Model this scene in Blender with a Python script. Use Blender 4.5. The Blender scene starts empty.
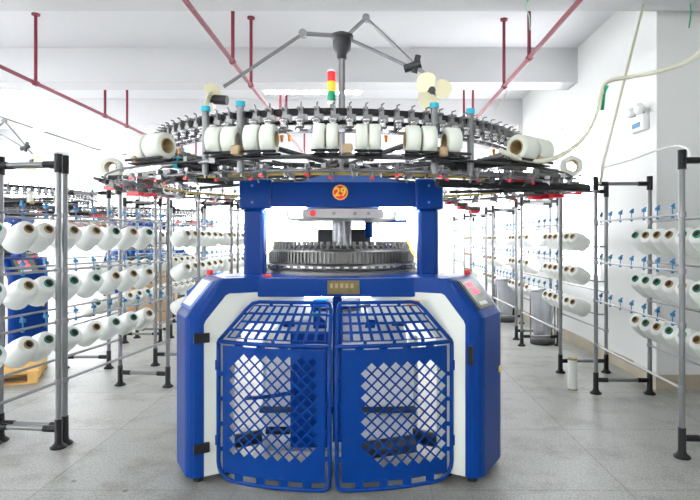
import bpy, math, random
from mathutils import Vector, Matrix
random.seed(7)
PI = math.pi
sc = bpy.context.scene
C = sc.collection
F = 540.0            # focal length in pixels of the 700 px wide frame
EYE = 1.45

# ------------------------------------------------------------------ materials
def mat(name, col, rough=0.5, metal=0.0, var=0.06, scale=8.0, bump=0.0, coat=0.0, emit=None, es=0.0, alpha=1.0, spec=0.5):
    m = bpy.data.materials.new(name); m.use_nodes = True
    nt = m.node_tree; b = nt.nodes['Principled BSDF']
    tc = nt.nodes.new('ShaderNodeTexCoord')
    n = nt.nodes.new('ShaderNodeTexNoise'); n.inputs['Scale'].default_value = scale; n.inputs['Detail'].default_value = 3
    nt.links.new(tc.outputs['Object'], n.inputs['Vector'])
    mx = nt.nodes.new('ShaderNodeMix'); mx.data_type = 'RGBA'
    mx.inputs[6].default_value = (*[max(0, c*(1-var)) for c in col], 1)
    mx.inputs[7].default_value = (*[min(1, c*(1+var)) for c in col], 1)
    nt.links.new(n.outputs['Fac'], mx.inputs[0])
    nt.links.new(mx.outputs[2], b.inputs['Base Color'])
    b.inputs['Roughness'].default_value = rough
    b.inputs['Metallic'].default_value = metal
    b.inputs['Coat Weight'].default_value = coat
    b.inputs['Specular IOR Level'].default_value = spec
    b.inputs['Alpha'].default_value = alpha
    if emit:
        b.inputs['Emission Color'].default_value = (*emit, 1); b.inputs['Emission Strength'].default_value = es
    if bump:
        bp = nt.nodes.new('ShaderNodeBump'); bp.inputs['Strength'].default_value = bump; bp.inputs['Distance'].default_value = 0.01
        nt.links.new(n.outputs['Fac'], bp.inputs['Height']); nt.links.new(bp.outputs['Normal'], b.inputs['Normal'])
    return m

M = {}
M['blue'] = mat('blue_paint', (0.0, 0.034, 0.21), 0.33, 0, .04, 3, coat=.06, spec=.15)
M['blue_light'] = mat('blue_panel', (0.06, 0.16, 0.50), 0.3, 0, .06, 3, coat=.3)
M['white_panel'] = mat('white_panel_paint', (0.62, 0.65, 0.60), 0.4, 0, .03, 3, coat=.1)
M['steel'] = mat('steel', (0.24, 0.24, 0.25), 0.32, 0.8, .15, 20)
M['tube'] = mat('rack_tube', (0.19, 0.195, 0.20), 0.38, 0.55, .1, 12)
M['chrome'] = mat('chrome', (0.48, 0.48, 0.49), 0.18, 0.9, .08, 20)
M['cast'] = mat('cast_metal', (0.15, 0.15, 0.145), 0.42, 0.7, .25, 40)
M['feeder'] = mat('feeder_cast', (0.20, 0.20, 0.20), 0.4, 0.6, .3, 40)
M['black'] = mat('black_plastic', (0.010, 0.010, 0.012), 0.5, 0, .3, 20, spec=.25)
M['dark'] = mat('dark_grey', (0.035, 0.037, 0.04), 0.45, .2, .2, 20)
M['cyan'] = mat('cyan_plastic', (0.0, 0.36, 0.50), 0.4, 0, .1, 10)
M['clip'] = mat('blue_clip', (0.0, 0.15, 0.34), 0.45, 0, .15, 10)
M['red'] = mat('red_plastic', (0.80, 0.012, 0.03), 0.4, 0, .1, 10)
M['redpipe'] = mat('red_pipe_paint', (0.20, 0.012, 0.035), 0.5, 0, .12, 5)
M['orange'] = mat('orange_plastic', (0.95, 0.28, 0.01), 0.4, 0, .1, 10)
M['beige'] = mat('beige_plastic', (0.36, 0.26, 0.15), 0.5, 0, .1, 10)
M['gold'] = mat('brass', (0.55, 0.42, 0.10), 0.4, .5, .15, 30)
M['plate'] = mat('nameplate_metal', (0.17, 0.14, 0.06), 0.35, .6, .35, 30)
M['cream'] = mat('cream_plastic', (0.78, 0.74, 0.50), 0.45, 0, .03, 4)
M['hose'] = mat('cream_hose', (0.66, 0.65, 0.52), 0.5, 0, .04, 4)
M['card'] = mat('cardboard', (0.46, 0.30, 0.16), 0.8, 0, .1, 6)
M['wood'] = mat('pallet_wood', (0.62, 0.38, 0.12), 0.75, 0, .25, 9)
M['screen'] = mat('display_glass', (0.18, 0.22, 0.19), 0.2, 0, .05, 5)
M['key_label'] = mat('control_label', (0.72, 0.74, 0.76), 0.35, 0, .06, 30)
M['panel_grey'] = mat('panel_grey', (0.42, 0.40, 0.41), 0.4, 0, .06, 30)
M['digit'] = mat('red_digits', (0.9, 0.05, 0.08), 0.4, 0, .02, 5, emit=(1, .05, .12), es=1.5)
M['s_red'] = mat('signal_red', (0.75, 0.02, 0.03), 0.3, 0, .02, 5, emit=(1, .02, .03), es=.25)
M['s_yel'] = mat('signal_yellow', (0.9, 0.45, 0.03), 0.3, 0, .02, 5, emit=(1, .5, .03), es=.3)
M['s_grn'] = mat('signal_green', (0.0, 0.33, 0.16), 0.3, 0, .02, 5)
M['yellow'] = mat('yellow_print', (0.95, 0.65, 0.03), 0.5, 0, .02, 5)
M['bore'] = mat('shaded_bore', (0.10, 0.07, 0.035), 0.8, 0, .1, 10)  # brown core lining, darkened in colour for the shade inside the hollow
M['core_green'] = mat('green_core', (0.01, 0.22, 0.14), 0.5, 0, .1, 10)
M['core_brown'] = mat('brown_core', (0.36, 0.25, 0.11), 0.6, 0, .15, 10)
M['lamp'] = mat('lamp_tube', (1, 1, 1), 0.4, 0, 0, 5, emit=(1, .99, .98), es=36)
M['led'] = mat('led_strip', (1, 1, 1), 0.4, 0, 0, 5, emit=(.93, .97, 1), es=30)
M['fixture'] = mat('fixture_white', (0.85, 0.85, 0.85), 0.4, 0, .02, 5)
M['sheet'] = mat('grey_plastic_sheet', (0.42, 0.44, 0.47), 0.35, 0, .2, 9, alpha=.75)
M['cloth'] = mat('white_fabric', (0.80, 0.80, 0.80), 0.8, 0, .04, 12, bump=.2)
M['boxblue'] = mat('blue_print', (0.03, 0.14, 0.55), 0.5, 0, .2, 6)
M['wframe'] = mat('window_frame_white', (0.75, 0.77, 0.8), 0.4, 0, .03, 6)
M['basebd'] = mat('beige_baseboard', (0.40, 0.35, 0.26), 0.5, 0, .15, 6)

# wound yarn: fine rings along the axis
def yarn_mat(name, col):
    m = mat(name, col, 0.75, 0, .03, 10)
    nt = m.node_tree; b = nt.nodes['Principled BSDF']
    tc = nt.nodes.new('ShaderNodeTexCoord'); w = nt.nodes.new('ShaderNodeTexWave')
    w.bands_direction = 'Z'; w.inputs['Scale'].default_value = 60; w.inputs['Distortion'].default_value = 3
    nt.links.new(tc.outputs['Object'], w.inputs['Vector'])
    bp = nt.nodes.new('ShaderNodeBump'); bp.inputs['Strength'].default_value = .25; bp.inputs['Distance'].default_value = .002
    nt.links.new(w.outputs['Fac'], bp.inputs['Height']); nt.links.new(bp.outputs['Normal'], b.inputs['Normal'])
    return m
M['yarn'] = yarn_mat('white_yarn', (0.74, 0.76, 0.73))
M['elastic'] = yarn_mat('elastic_yarn', (0.66, 0.69, 0.62))

def floor_mat():
    m = bpy.data.materials.new('terrazzo_floor'); m.use_nodes = True
    nt = m.node_tree; b = nt.nodes['Principled BSDF']; L = nt.links.new
    geo = nt.nodes.new('ShaderNodeNewGeometry')
    mp = nt.nodes.new('ShaderNodeMapping'); L(geo.outputs['Position'], mp.inputs['Vector'])
    # joints: x = 1.49 + k*1.135, y = 3.13 + k
    mp.inputs['Location'].default_value = (-1.49+1.135*10, -3.13+20.0, 0)
    br = nt.nodes.new('ShaderNodeTexBrick'); br.offset = 0; br.squash = 1
    br.inputs['Scale'].default_value = 1; br.inputs['Brick Width'].default_value = 1.135; br.inputs['Row Height'].default_value = 1.0
    br.inputs['Mortar Size'].default_value = 0.006; br.inputs['Mortar Smooth'].default_value = .2; br.inputs['Bias'].default_value = 0
    br.inputs['Color1'].default_value = (.355, .365, .345, 1); br.inputs['Color2'].default_value = (.395, .40, .38, 1)
    br.inputs['Mortar'].default_value = (.27, .265, .245, 1)
    L(mp.outputs['Vector'], br.inputs['Vector'])
    v = nt.nodes.new('ShaderNodeTexNoise'); v.inputs['Scale'].default_value = 70; v.inputs['Detail'].default_value = 4; v.inputs['Roughness'].default_value = .7
    L(geo.outputs['Position'], v.inputs['Vector'])
    r = nt.nodes.new('ShaderNodeValToRGB'); r.color_ramp.elements[0].position = .38; r.color_ramp.elements[0].color = (.66, .66, .65, 1)
    r.color_ramp.elements[1].position = .6; r.color_ramp.elements[1].color = (1.08, 1.08, 1.08, 1)
    L(v.outputs['Fac'], r.inputs['Fac'])
    mul = nt.nodes.new('ShaderNodeMix'); mul.data_type = 'RGBA'; mul.blend_type = 'MULTIPLY'; mul.inputs[0].default_value = 1
    L(br.outputs['Color'], mul.inputs[6]); L(r.outputs['Color'], mul.inputs[7])
    n2 = nt.nodes.new('ShaderNodeTexNoise'); n2.inputs['Scale'].default_value = 3.1; n2.inputs['Detail'].default_value = 6; n2.inputs['Roughness'].default_value = .65
    L(geo.outputs['Position'], n2.inputs['Vector'])
    r2 = nt.nodes.new('ShaderNodeValToRGB'); r2.color_ramp.elements[0].position = .30; r2.color_ramp.elements[0].color = (.66, .64, .60, 1)
    r2.color_ramp.elements[1].position = .52; r2.color_ramp.elements[1].color = (1, 1, 1, 1)
    L(n2.outputs['Fac'], r2.inputs['Fac'])
    m2 = nt.nodes.new('ShaderNodeMix'); m2.data_type = 'RGBA'; m2.blend_type = 'MULTIPLY'; m2.inputs[0].default_value = 1
    L(mul.outputs[2], m2.inputs[6]); L(r2.outputs['Color'], m2.inputs[7])
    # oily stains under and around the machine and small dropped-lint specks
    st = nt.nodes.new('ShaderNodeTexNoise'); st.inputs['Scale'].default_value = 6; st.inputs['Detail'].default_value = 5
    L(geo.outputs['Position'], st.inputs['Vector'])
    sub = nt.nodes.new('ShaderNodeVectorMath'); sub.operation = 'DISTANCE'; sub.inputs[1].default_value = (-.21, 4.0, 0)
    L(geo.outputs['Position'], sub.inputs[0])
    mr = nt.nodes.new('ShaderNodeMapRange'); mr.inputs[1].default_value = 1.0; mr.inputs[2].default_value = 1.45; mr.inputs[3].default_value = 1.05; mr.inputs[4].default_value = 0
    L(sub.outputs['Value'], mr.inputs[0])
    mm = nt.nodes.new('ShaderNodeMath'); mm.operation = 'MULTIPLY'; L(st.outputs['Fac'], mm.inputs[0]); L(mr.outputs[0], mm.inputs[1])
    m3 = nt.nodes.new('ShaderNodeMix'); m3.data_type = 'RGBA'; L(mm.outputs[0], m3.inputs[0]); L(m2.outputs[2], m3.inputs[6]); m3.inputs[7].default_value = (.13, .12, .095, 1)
    vo = nt.nodes.new('ShaderNodeTexVoronoi'); vo.inputs['Scale'].default_value = 2.4
    L(geo.outputs['Position'], vo.inputs['Vector'])
    vr = nt.nodes.new('ShaderNodeMapRange'); vr.inputs[1].default_value = .035; vr.inputs[2].default_value = .05; vr.inputs[3].default_value = .8; vr.inputs[4].default_value = 0
    L(vo.outputs['Distance'], vr.inputs[0])
    m4 = nt.nodes.new('ShaderNodeMix'); m4.data_type = 'RGBA'; L(vr.outputs[0], m4.inputs[0]); L(m3.outputs[2], m4.inputs[6]); m4.inputs[7].default_value = (.10, .09, .07, 1)
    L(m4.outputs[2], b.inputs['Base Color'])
    b.inputs['Roughness'].default_value = .42
    return m

def wall_mat(name, col):
    return mat(name, col, .75, 0, .025, 1.2, spec=.3)
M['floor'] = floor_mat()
M['wall'] = wall_mat('wall_paint', (.70, .71, .70))
M['ceil'] = wall_mat('ceiling_paint', (.68, .68, .70))
M['beam'] = wall_mat('beam_paint', (.58, .58, .59))

def glass_mat():
    m = bpy.data.materials.new('window_glass'); m.use_nodes = True
    nt = m.node_tree; nt.nodes.clear()
    o = nt.nodes.new('ShaderNodeOutputMaterial'); t = nt.nodes.new('ShaderNodeBsdfTransparent'); g = nt.nodes.new('ShaderNodeBsdfGlossy')
    n = nt.nodes.new('ShaderNodeTexNoise'); n.inputs['Scale'].default_value = 2
    mr = nt.nodes.new('ShaderNodeMapRange'); mr.inputs[3].default_value = .03; mr.inputs[4].default_value = .08
    nt.links.new(n.outputs['Fac'], mr.inputs[0])
    g.inputs['Roughness'].default_value = .05
    x = nt.nodes.new('ShaderNodeMixShader'); nt.links.new(mr.outputs[0], x.inputs[0])
    nt.links.new(t.outputs[0], x.inputs[1]); nt.links.new(g.outputs[0], x.inputs[2]); nt.links.new(x.outputs[0], o.inputs['Surface'])
    return m
M['glass'] = glass_mat()

# ------------------------------------------------------------------ mesh builder
def frame_of(d):
    d = Vector(d).normalized()
    a = Vector((0, 0, 1)) if abs(d.z) < .95 else Vector((1, 0, 0))
    u = d.cross(a).normalized(); v = d.cross(u).normalized()
    return u, v, d
class MB:
    def __init__(s): s.v = []; s.f = []; s.s = []
    def add(s, vs, fs, sm=False):
        o = len(s.v); s.v += [tuple(p) for p in vs]
        for f in fs: s.f.append(tuple(i+o for i in f)); s.s.append(sm)
        return s
    def box(s, c, size, rz=0, mtx=None):
        x, y, z = [k/2 for k in size]
        R = Matrix.Rotation(rz, 3, 'Z') if mtx is None else mtx
        c = Vector(c)
        vs = [c + R @ Vector((a*x, b*y, d*z)) for a in (-1, 1) for b in (-1, 1) for d in (-1, 1)]
        return s.add(vs, [(0, 1, 3, 2), (4, 6, 7, 5), (0, 4, 5, 1), (2, 3, 7, 6), (0, 2, 6, 4), (1, 5, 7, 3)])
    def bx(s, x0, x1, y0, y1, z0, z1):
        return s.box(((x0+x1)/2, (y0+y1)/2, (z0+z1)/2), (x1-x0, y1-y0, z1-z0))
    def rod(s, a, b, r, n=10, r2=None, caps=True):
        a = Vector(a); b = Vector(b); r2 = r if r2 is None else r2
        u, v, d = frame_of(b-a)
        ring = lambda p, q: [p + (u*math.cos(t) + v*math.sin(t))*q for t in [2*PI*i/n for i in range(n)]]
        A = ring(a, r); B = ring(b, r2)
        s.add(A+B, [(i, (i+1) % n, n+(i+1) % n, n+i) for i in range(n)], True)
        if caps:
            s.add(A, [tuple(range(n))[::-1]]); s.add(B, [tuple(range(n))])
        return s
    def path(s, pts, r, n=8, closed=False):
        P = [Vector(p) for p in pts]; k = len(P); rings = []
        for i, p in enumerate(P):
            if closed: t = P[(i+1) % k] - P[i-1]
            else: t = P[min(i+1, k-1)] - P[max(i-1, 0)]
            t.normalize()
            if i == 0: u, v, _ = frame_of(t)
            else:
                u = (u - t*u.dot(t)).normalized(); v = t.cross(u)
            rings += [p + (u*math.cos(2*PI*j/n) + v*math.sin(2*PI*j/n))*r for j in range(n)]
        fs = []
        for i in range(k if closed else k-1):
            a = i*n; b = ((i+1) % k)*n
            fs += [(a+j, a+(j+1) % n, b+(j+1) % n, b+j) for j in range(n)]
        if not closed: fs += [tuple(range(n))[::-1], tuple(range((k-1)*n, k*n))]
        return s.add(rings, fs, True)
    def lathe(s, prof, n=24, c=(0, 0, 0), axis=(0, 0, 1), sharp=False, closed=False):
        c = Vector(c); u, v, d = frame_of(axis)
        if sharp:
            for (p, q) in zip(prof[:-1], prof[1:]): s.lathe([p, q], n, c, axis)
            return s
        vs = []
        for (r, z) in prof:
            vs += [c + d*z + (u*math.cos(2*PI*j/n) + v*math.sin(2*PI*j/n))*r for j in range(n)]
        fs = []
        for i in range(len(prof)-1):
            fs += [(i*n+j, i*n+(j+1) % n, (i+1)*n+(j+1) % n, (i+1)*n+j) for j in range(n)]
        return s.add(vs, fs, True)
    def prism(s, poly, fn, d0, d1):
        """poly of (a,b); fn(a,b,d)->point; extruded d0..d1"""
        n = len(poly)
        A = [fn(a, b, d0) for a, b in poly]; B = [fn(a, b, d1) for a, b in poly]
        s.add(A, [tuple(range(n))]); s.add(B, [tuple(range(n))[::-1]])
        for i in range(n):
            j = (i+1) % n
            s.add([A[i], A[j], B[j], B[i]], [(0, 1, 2, 3)])
        return s
    def build(s, name, m, parent=None, loc=None, bevel=0, solid=0, weld=False):
        me = bpy.data.meshes.new(name); me.from_pydata(s.v, [], s.f)
        me.polygons.foreach_set('use_smooth', s.s)
        me.materials.append(m if not isinstance(m, str) else M[m])
        me.update()
        import bmesh
        bm = bmesh.new(); bm.from_mesh(me)
        if weld: bmesh.ops.remove_doubles(bm, verts=bm.verts, dist=1e-5)
        bmesh.ops.recalc_face_normals(bm, faces=bm.faces)
        bm.to_mesh(me); bm.free()
        o = bpy.data.objects.new(name, me); C.objects.link(o)
        if parent: o.parent = parent
        if loc: o.location = loc
        if solid:
            md = o.modifiers.new('solid', 'SOLIDIFY'); md.thickness = solid; md.offset = 0
        if bevel:
            md = o.modifiers.new('bevel', 'BEVEL'); md.width = bevel; md.segments = 2; md.limit_method = 'ANGLE'
        return o
def tag(o, label=None, cat=None, group=None, kind=None):
    if label: o['label'] = label
    if cat: o['category'] = cat
    if group: o['group'] = group
    if kind: o['kind'] = kind
    return o
def empty(name, loc=(0, 0, 0), rz=0):
    o = bpy.data.objects.new(name, None); C.objects.link(o); o.location = loc; o.rotation_euler = (0, 0, rz); o.empty_display_size = .1
    return o
def copy_tree(o, parent=None):
    kids = list(o.children)
    c = o.copy(); C.objects.link(c)
    if parent: c.parent = parent
    for ch in kids: copy_tree(ch, c)
    return c
def struct(o): o['kind'] = 'structure'; return o
def P(px, py, D):
    """point seen at a photo pixel, at distance D down the room"""
    return Vector(((px-370)/F*D, D, EYE-(py-240)/F*D))

# ------------------------------------------------------------------ the room
XN = 3.45            # the near part of the right wall stands farther out
XR, XL, Y0, Y1, ZC = 2.85, -9.0, -5.0, 21.0, 4.09
struct(MB().bx(XL-.2, XN+.2, Y0-.2, Y1+.2, -.15, 0).build('floor', 'floor'))
struct(MB().bx(XL-.2, XN+.2, Y0-.2, Y1+.2, ZC, ZC+.15).build('ceiling', 'ceil'))
def wall_with_holes(name, fn, u0, u1, z0, z1, holes, th):
    """holes (ua,ub,za,zb) sorted along u; fn(u,z,d)"""
    mb = MB(); cur = u0
    def quadbox(a, b, c, d): mb.prism([(a, c), (b, c), (b, d), (a, d)], fn, 0, th)
    for (a, b, c, d) in holes:
        if a > cur: quadbox(cur, a, z0, z1)
        quadbox(a, b, z0, c); quadbox(a, b, d, z1); cur = b
    if cur < u1: quadbox(cur, u1, z0, z1)
    return struct(mb.build(name, 'wall'))
wr = [(y, y+1.45, .95, 3.15) for y in (6.7, 9.3, 11.4, 14.0, 16.1, 18.6)]
wall_with_holes('wall_right', lambda u, z, d: (XR+d, u, z), 5.67, Y1, 0, ZC, wr, .2)
wall_with_holes('wall_right', lambda u, z, d: (XN+d, u, z), Y0, 5.22, 0, ZC, [(-3.6, -1.8, 1.0, 3.15)], .2)
wl = [(y, y+2.0, .95, 3.2) for y in (-3.5, -.8, 2, 5.0, 8.0, 10.8, 13.5, 16.2)]
wall_with_holes('wall_left', lambda u, z, d: (XL-d, u, z), Y0, Y1, 0, ZC, wl, .2)
wb = [(x, x+2.2, .9, 3.3) for x in (-8.6, -6.0, -3.4, -.8)]
wall_with_holes('wall_back', lambda u, z, d: (u, Y1+d, z), XL, XR, 0, ZC, wb, .2)
wf = [(x, x+1.6, 1.2, 3.2) for x in (-8.4, -5.0)]
wall_with_holes('wall_front', lambda u, z, d: (u, Y0-d, z), XL, XN, 0, ZC, wf, .2)
wn = 0
def window(fn, a, b, z0, z1, axis):
    global wn; wn += 1
    e = struct(empty('window_%d' % wn, fn((a+b)/2, z0, .08)))
    ex = Vector(e.location); g = lambda u, z, d: tuple(Vector(fn(u, z, d)) - ex)
    t = .045
    mb = MB()
    def bar(ua, ub, za, zb, d0=.05, d1=.11): mb.prism([(ua, za), (ub, za), (ub, zb), (ua, zb)], g, d0, d1)
    bar(a, a+t, z0, z1); bar(b-t, b, z0, z1); bar(a+t, b-t, z0, z0+t); bar(a+t, b-t, z1-t, z1)
    mid = (a+b)/2; bar(mid-t/2, mid+t/2, z0+t, z1-t); zt = z0+(z1-z0)*.72
    bar(a+t, mid-t/2, zt-t/2, zt+t/2); bar(mid+t/2, b-t, zt-t/2, zt+t/2)
    mb.build('window_frame', 'wframe', e)
    MB().prism([(a+t, z0+t), (b-t, z0+t), (b-t, z1-t), (a+t, z1-t)], g, .078, .082).build('window_pane', 'glass', e)
window(lambda u, z, k: (XN+k, u, z), -3.6, -1.8, 1.0, 3.15, 'y')
for (a, b, c, d) in wr: window(lambda u, z, k: (XR+k, u, z), a, b, c, d, 'y')
for (a, b, c, d) in wl: window(lambda u, z, k: (XL-k, u, z), a, b, c, d, 'y')
for (a, b, c, d) in wb: window(lambda u, z, k: (u, Y1+k, z), a, b, c, d, 'x')
for (a, b, c, d) in wf: window(lambda u, z, k: (u, Y0-k, z), a, b, c, d, 'x')
n = 0
for y in (-3.4, -.7, 2.0, 4.72, 7.4, 10.1, 12.8, 15.5, 18.2):      # ceiling beams and the pilasters under them
    n += 1
    struct(MB().bx(XL, XR if y > 5 else XN, y, y+.38, 3.61, ZC).build('trim_%d' % n, 'beam', bevel=.006))
for y in (5.22, 10.1, 15.5):
    n += 1
    struct(MB().bx(XR-.08, XR if y > 6 else XN, y, y+.45, 0, 3.61 if y > 6 else ZC).build('trim_%d' % n, 'wall', bevel=.006))
bb = MB()
for a, b in ((5.67, 10.1), (10.55, 15.5), (15.95, Y1)): bb.bx(XR-.012, XR, a, b, 0, .15)
bb.bx(XN-.012, XN, Y0, 5.22, 0, .15); bb.bx(XR-.092, XN-.012, 5.208, 5.22, 0, .15)
for y in (5.22, 10.1, 15.5): bb.bx(XR-.092, XR-.08, y, y+.45, 0, .15)
for y in (10.1, 15.5): bb.bx(XR-.092, XR, y-.012, y, 0, .15)
struct(bb.build('baseboard_right', 'basebd'))
struct(MB().bx(XL, XR, Y1-.012, Y1, 0, .15).build('baseboard_back', 'basebd'))

# fluorescent fittings hanging just below beam level
def fitting(x, y, L=1.5):
    e = empty('fluorescent_lamp', (x, y, 3.66))
    MB().bx(-L/2, L/2, -.06, .06, 0, .05).build('lamp_housing', 'fixture', e, bevel=.008)
    for k in (-.03, .03): MB().rod((-L/2+.04, k, -.012), (L/2-.04, k, -.012), .014, 10).build('lamp_tube', 'lamp', e)
    for k in (-.5, .5): MB().rod((k, 0, .05), (k, 0, ZC-3.66), .006, 6).build('suspension_rod', 'steel', e)
    return e
nm = 0
rowlab = ['behind the second beam', 'behind the third beam', 'behind the fourth beam', 'in the farthest row']
for ri, y in enumerate((8.05, 10.8, 13.5, 16.3)):
    for ci, (x, where) in enumerate(((-6.0, 'at the left edge'), (-.85, 'behind the fan pole'), (-3.1, 'left of the fan pole'), (1.3, 'nearest the right wall'))):
        if ri == 0 and ci > 1: continue
        e = fitting(x, y); tag(e, 'white ceiling lamp %s, %s' % (where, rowlab[ri]), 'lamp', 'fluorescent lamps under the ceiling')
for y in (-3.0, .6):
    for x in (-4.6, -.6):
        tag(fitting(x, y, 1.6), 'white twin tube ceiling lamp behind the camera, above the front of the room', 'lamp', 'fluorescent lamps above the camera')

# red sprinkler pipes with hangers
def pipe(x, z, ya, yb, hang, label):
    e = empty('sprinkler_pipe', (x, ya, z))
    MB().rod((0, 0, 0), (0, yb-ya, 0), .022, 10).build('pipe', 'redpipe', e)
    for y in hang:
        h = MB().rod((0, y-ya, .0), (0, y-ya, ZC-z), .019, 8); h.rod((0, y-ya, ZC-z-.02), (0, y-ya, ZC-z), .045, 12)
        h.rod((0, y-ya-.03, 0), (0, y-ya+.03, 0), .034, 10)
        h.build('hanger', 'redpipe', e)
    tag(e, label, 'pipe', 'red sprinkler pipes under the ceiling')
pipe(-3.9, 3.28, 3.3, 20, (6.3, 7.95, 8.67, 11.2, 12.1), 'dark red sprinkler pipe running down the far left of the ceiling')
pipe(-1.41, 3.28, 2.5, 20, (5.55, 6.4, 8.5, 9.1, 11.6), 'dark red sprinkler pipe left of the fan pole')
pipe(1.60, 3.28, 2.5, 20, (5.43, 6.45, 8.4, 9.2, 11.6), 'dark red sprinkler pipe right of the fan pole')

# ------------------------------------------------------------------ knitting machine (local: -y faces the camera)
MX, MY = -.21, 4.03
def polar(r, deg, z): a = math.radians(deg); return Vector((r*math.sin(a), -r*math.cos(a), z))
EA, EB = 1.65, 1.30
def ell(deg, z, k=0.0): a = math.radians(deg); return Vector(((EA+k)*math.sin(a), -(EB+k)*math.cos(a), z))
mach = empty('circular_knitting_machine', (MX, MY, 0))
tag(mach, 'blue and white circular knitting machine with number 29 badge, standing in the middle aisle', 'knitting machine', 'circular knitting machines')

def housing(sgn, panel):
    a = math.radians(60)
    U = Vector((sgn*math.sin(a), -math.cos(a), 0)); T = Vector((sgn*math.cos(a), math.sin(a), 0))   # outward, away from the doors
    fn = lambda u, z, t: U*u + T*t + Vector((0, 0, z))
    e = empty('side_housing'); e.parent = mach
    t0, t1 = -.33, (.09 if sgn < 0 else .15)
    # outer shell profile: arch open towards the machine centre
    ib = .095
    prof_out = [(1.18, .045), (1.18, .985), (1.155, 1.02), (1.0, 1.205), (.97, 1.22), (.36, 1.22)]
    prof_in = [(.36, 1.125), (.935, 1.125), (.955, 1.115), (1.075, .97), (1.085, .945), (1.085, .045)]
    # rounded outer corner: extrude in slices with a shrinking outline
    outl = prof_out + prof_in
    N = 7; sl = []
    for i in range(N):
        f = i/(N-1)*PI/2; sl.append((t0+.075*(1-math.sin(f)) if 0 else t0+.075*(1-math.cos(f)), .075*(1-math.sin(f))))
    for i in range(1, N): pass
    rs = [(t0, .07), (t0+.008, .045), (t0+.025, .02), (t0+.05, .005), (t0+.075, 0), (t1-.10, 0), (t1-.06, .006), (t1-.03, .025), (t1-.008, .06), (t1, .09)]
    mb = MB(); rings = []
    def shr(k):
        o = [(1.18-k, .045), (1.18-k, .985), (1.155-k*.8, 1.02-k*.15), (1.0-k*.25, 1.205-k*.1), (.97-k*.1, 1.22-k*.05), (.36, 1.22-k*.05)]
        return o + prof_in
    n = len(outl); vs = []
    for (t, k) in rs: vs += [fn(u, z, t) for u, z in shr(k)]
    fs = []
    for i in range(len(rs)-1):
        for j in range(n):
            fs.append((i*n+j, i*n+(j+1) % n, (i+1)*n+(j+1) % n, (i+1)*n+j))
    # side caps as strips pairing outer and inner outline
    pair = [(5, 6), (4, 7), (3, 8), (2, 9), (1, 10), (0, 11)]
    for base in (0, (len(rs)-1)*n):
        for (a1, b1), (a2, b2) in zip(pair[:-1], pair[1:]): fs.append((base+a1, base+a2, base+b2, base+b1))
    mb.add(vs, fs, False)
    o = mb.build('shell', 'blue', e)
    # white inset side panel (arch), a few mm behind the shell edge
    wp = MB()
    wo = [(1.088, .045), (1.088, .948), (1.078, .972), (.957, 1.118), (.937, 1.128), (.36, 1.128)]
    wi = [(.36, .93), (.80, .93), (.84, .915), (.885, .865), (.90, .83), (.90, .045)]
    for i in range(5):
        q = [wo[i], wo[i+1], wi[4-i], wi[5-i]]
        A = [fn(u, z, t0+.004) for u, z in q]; wp.add(A, [(0, 1, 2, 3)]); wp.add([fn(u, z, t0+.34) for u, z in q], [(3, 2, 1, 0)])
    # inner return edge and outer back wall of the white casing
    for i in range(5):
        wp.add([fn(*wi[i], t0+.004), fn(*wi[i+1], t0+.004), fn(*wi[i+1], t0+.34), fn(*wi[i], t0+.34)], [(0, 1, 2, 3)])
    wp.build('inner_panel', 'white_panel', e)
    # hinges / latch
    for z in ((.87, .22) if sgn < 0 else (.77,)):
        if sgn < 0: p = [(1.055, z-.028), (1.145, z-.028), (1.145, z+.028), (1.055, z+.028)]
        else: p = [(1.105, z-.055), (1.135, z-.055), (1.135, z+.055), (1.105, z+.055)]
        MB().prism(p, fn, t0-.016, t0+.006).build('hinge' if sgn < 0 else 'latch_handle', 'black', e, bevel=.003)
    for (u, t) in ((1.10, -.25), (1.10, .0), (.94, -.25)):
        p = fn(u, 0, t); MB().rod(p, p+Vector((0, 0, .05)), .03, 12).build('levelling_foot', 'black', e)
    # sloping control panel; slope direction and normal
    s0 = fn(1.155, 1.02, 0); s1 = fn(1.0, 1.205, 0); sd = (s1-s0).normalized(); nrm = (sd.cross(T)*(1 if sgn > 0 else -1)).normalized()
    if nrm.z < 0: nrm = -nrm
    def slab(name, m, par, a0, a1, b0, b1, h0, h1, bev=0):
        pf = lambda a, b, h: s0 + sd*a + T*b + nrm*h
        return MB().prism([(a0, b0), (a1, b0), (a1, b1), (a0, b1)], pf, h0, h1).build(name, m, par, bevel=bev)
    cp = slab('control_panel', 'blue_light' if sgn < 0 else 'dark', e, .012, .232, -.26, .03, -.005, .006)
    if sgn < 0:
        slab('key_label', 'key_label', cp, .03, .222, -.21, .005, .006, .0085)
    else:
        slab('display', 'screen', cp, .02, .225, -.235, .01, .006, .009)
        for (a0, b0, tx) in ((.168, -.19, '883'), (.118, -.17, '885')):
            for k in range(3):
                x0 = b0+k*.04
                def seg(b1, b2, a1, a2): slab('digit', 'digit', cp, a0+a1, a0+a2, x0+b1, x0+b2, .009, .0105)
                seg(0, .026, -.002, .003); seg(0, .026, .014, .019); seg(0, .026, .030, .035); seg(0, .005, 0, .033) if k != 2 else None; seg(.021, .026, 0, .033)
        slab('button_row', 'key_label', cp, .035, .06, -.2, -.07, .009, .011)
    return e
housing(-1, 'left'); housing(1, 'right')
# warning label on right white panel, small yellow sticker on blue shell
a = math.radians(60); U = Vector((math.sin(a), -math.cos(a), 0)); T = Vector((math.cos(a), math.sin(a), 0))
fR = lambda u, z, t: U*u + T*t + Vector((0, 0, z))
o = MB().prism([(.70, 1.04), (.79, 1.04), (.79, 1.075), (.70, 1.075)], fR, -.331, -.326).build('warning_label', 'orange', mach); o['label'] = 'orange warning label'
o = MB().prism([(-.27, .60), (-.24, .60), (-.24, .64), (-.27, .64)], lambda t, z, d: U*(1.18+d) + T*(t+.3) + Vector((0, 0, z)), .0, .003).build('warning_label', 'yellow', mach); o['label'] = 'small yellow sticker'

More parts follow.
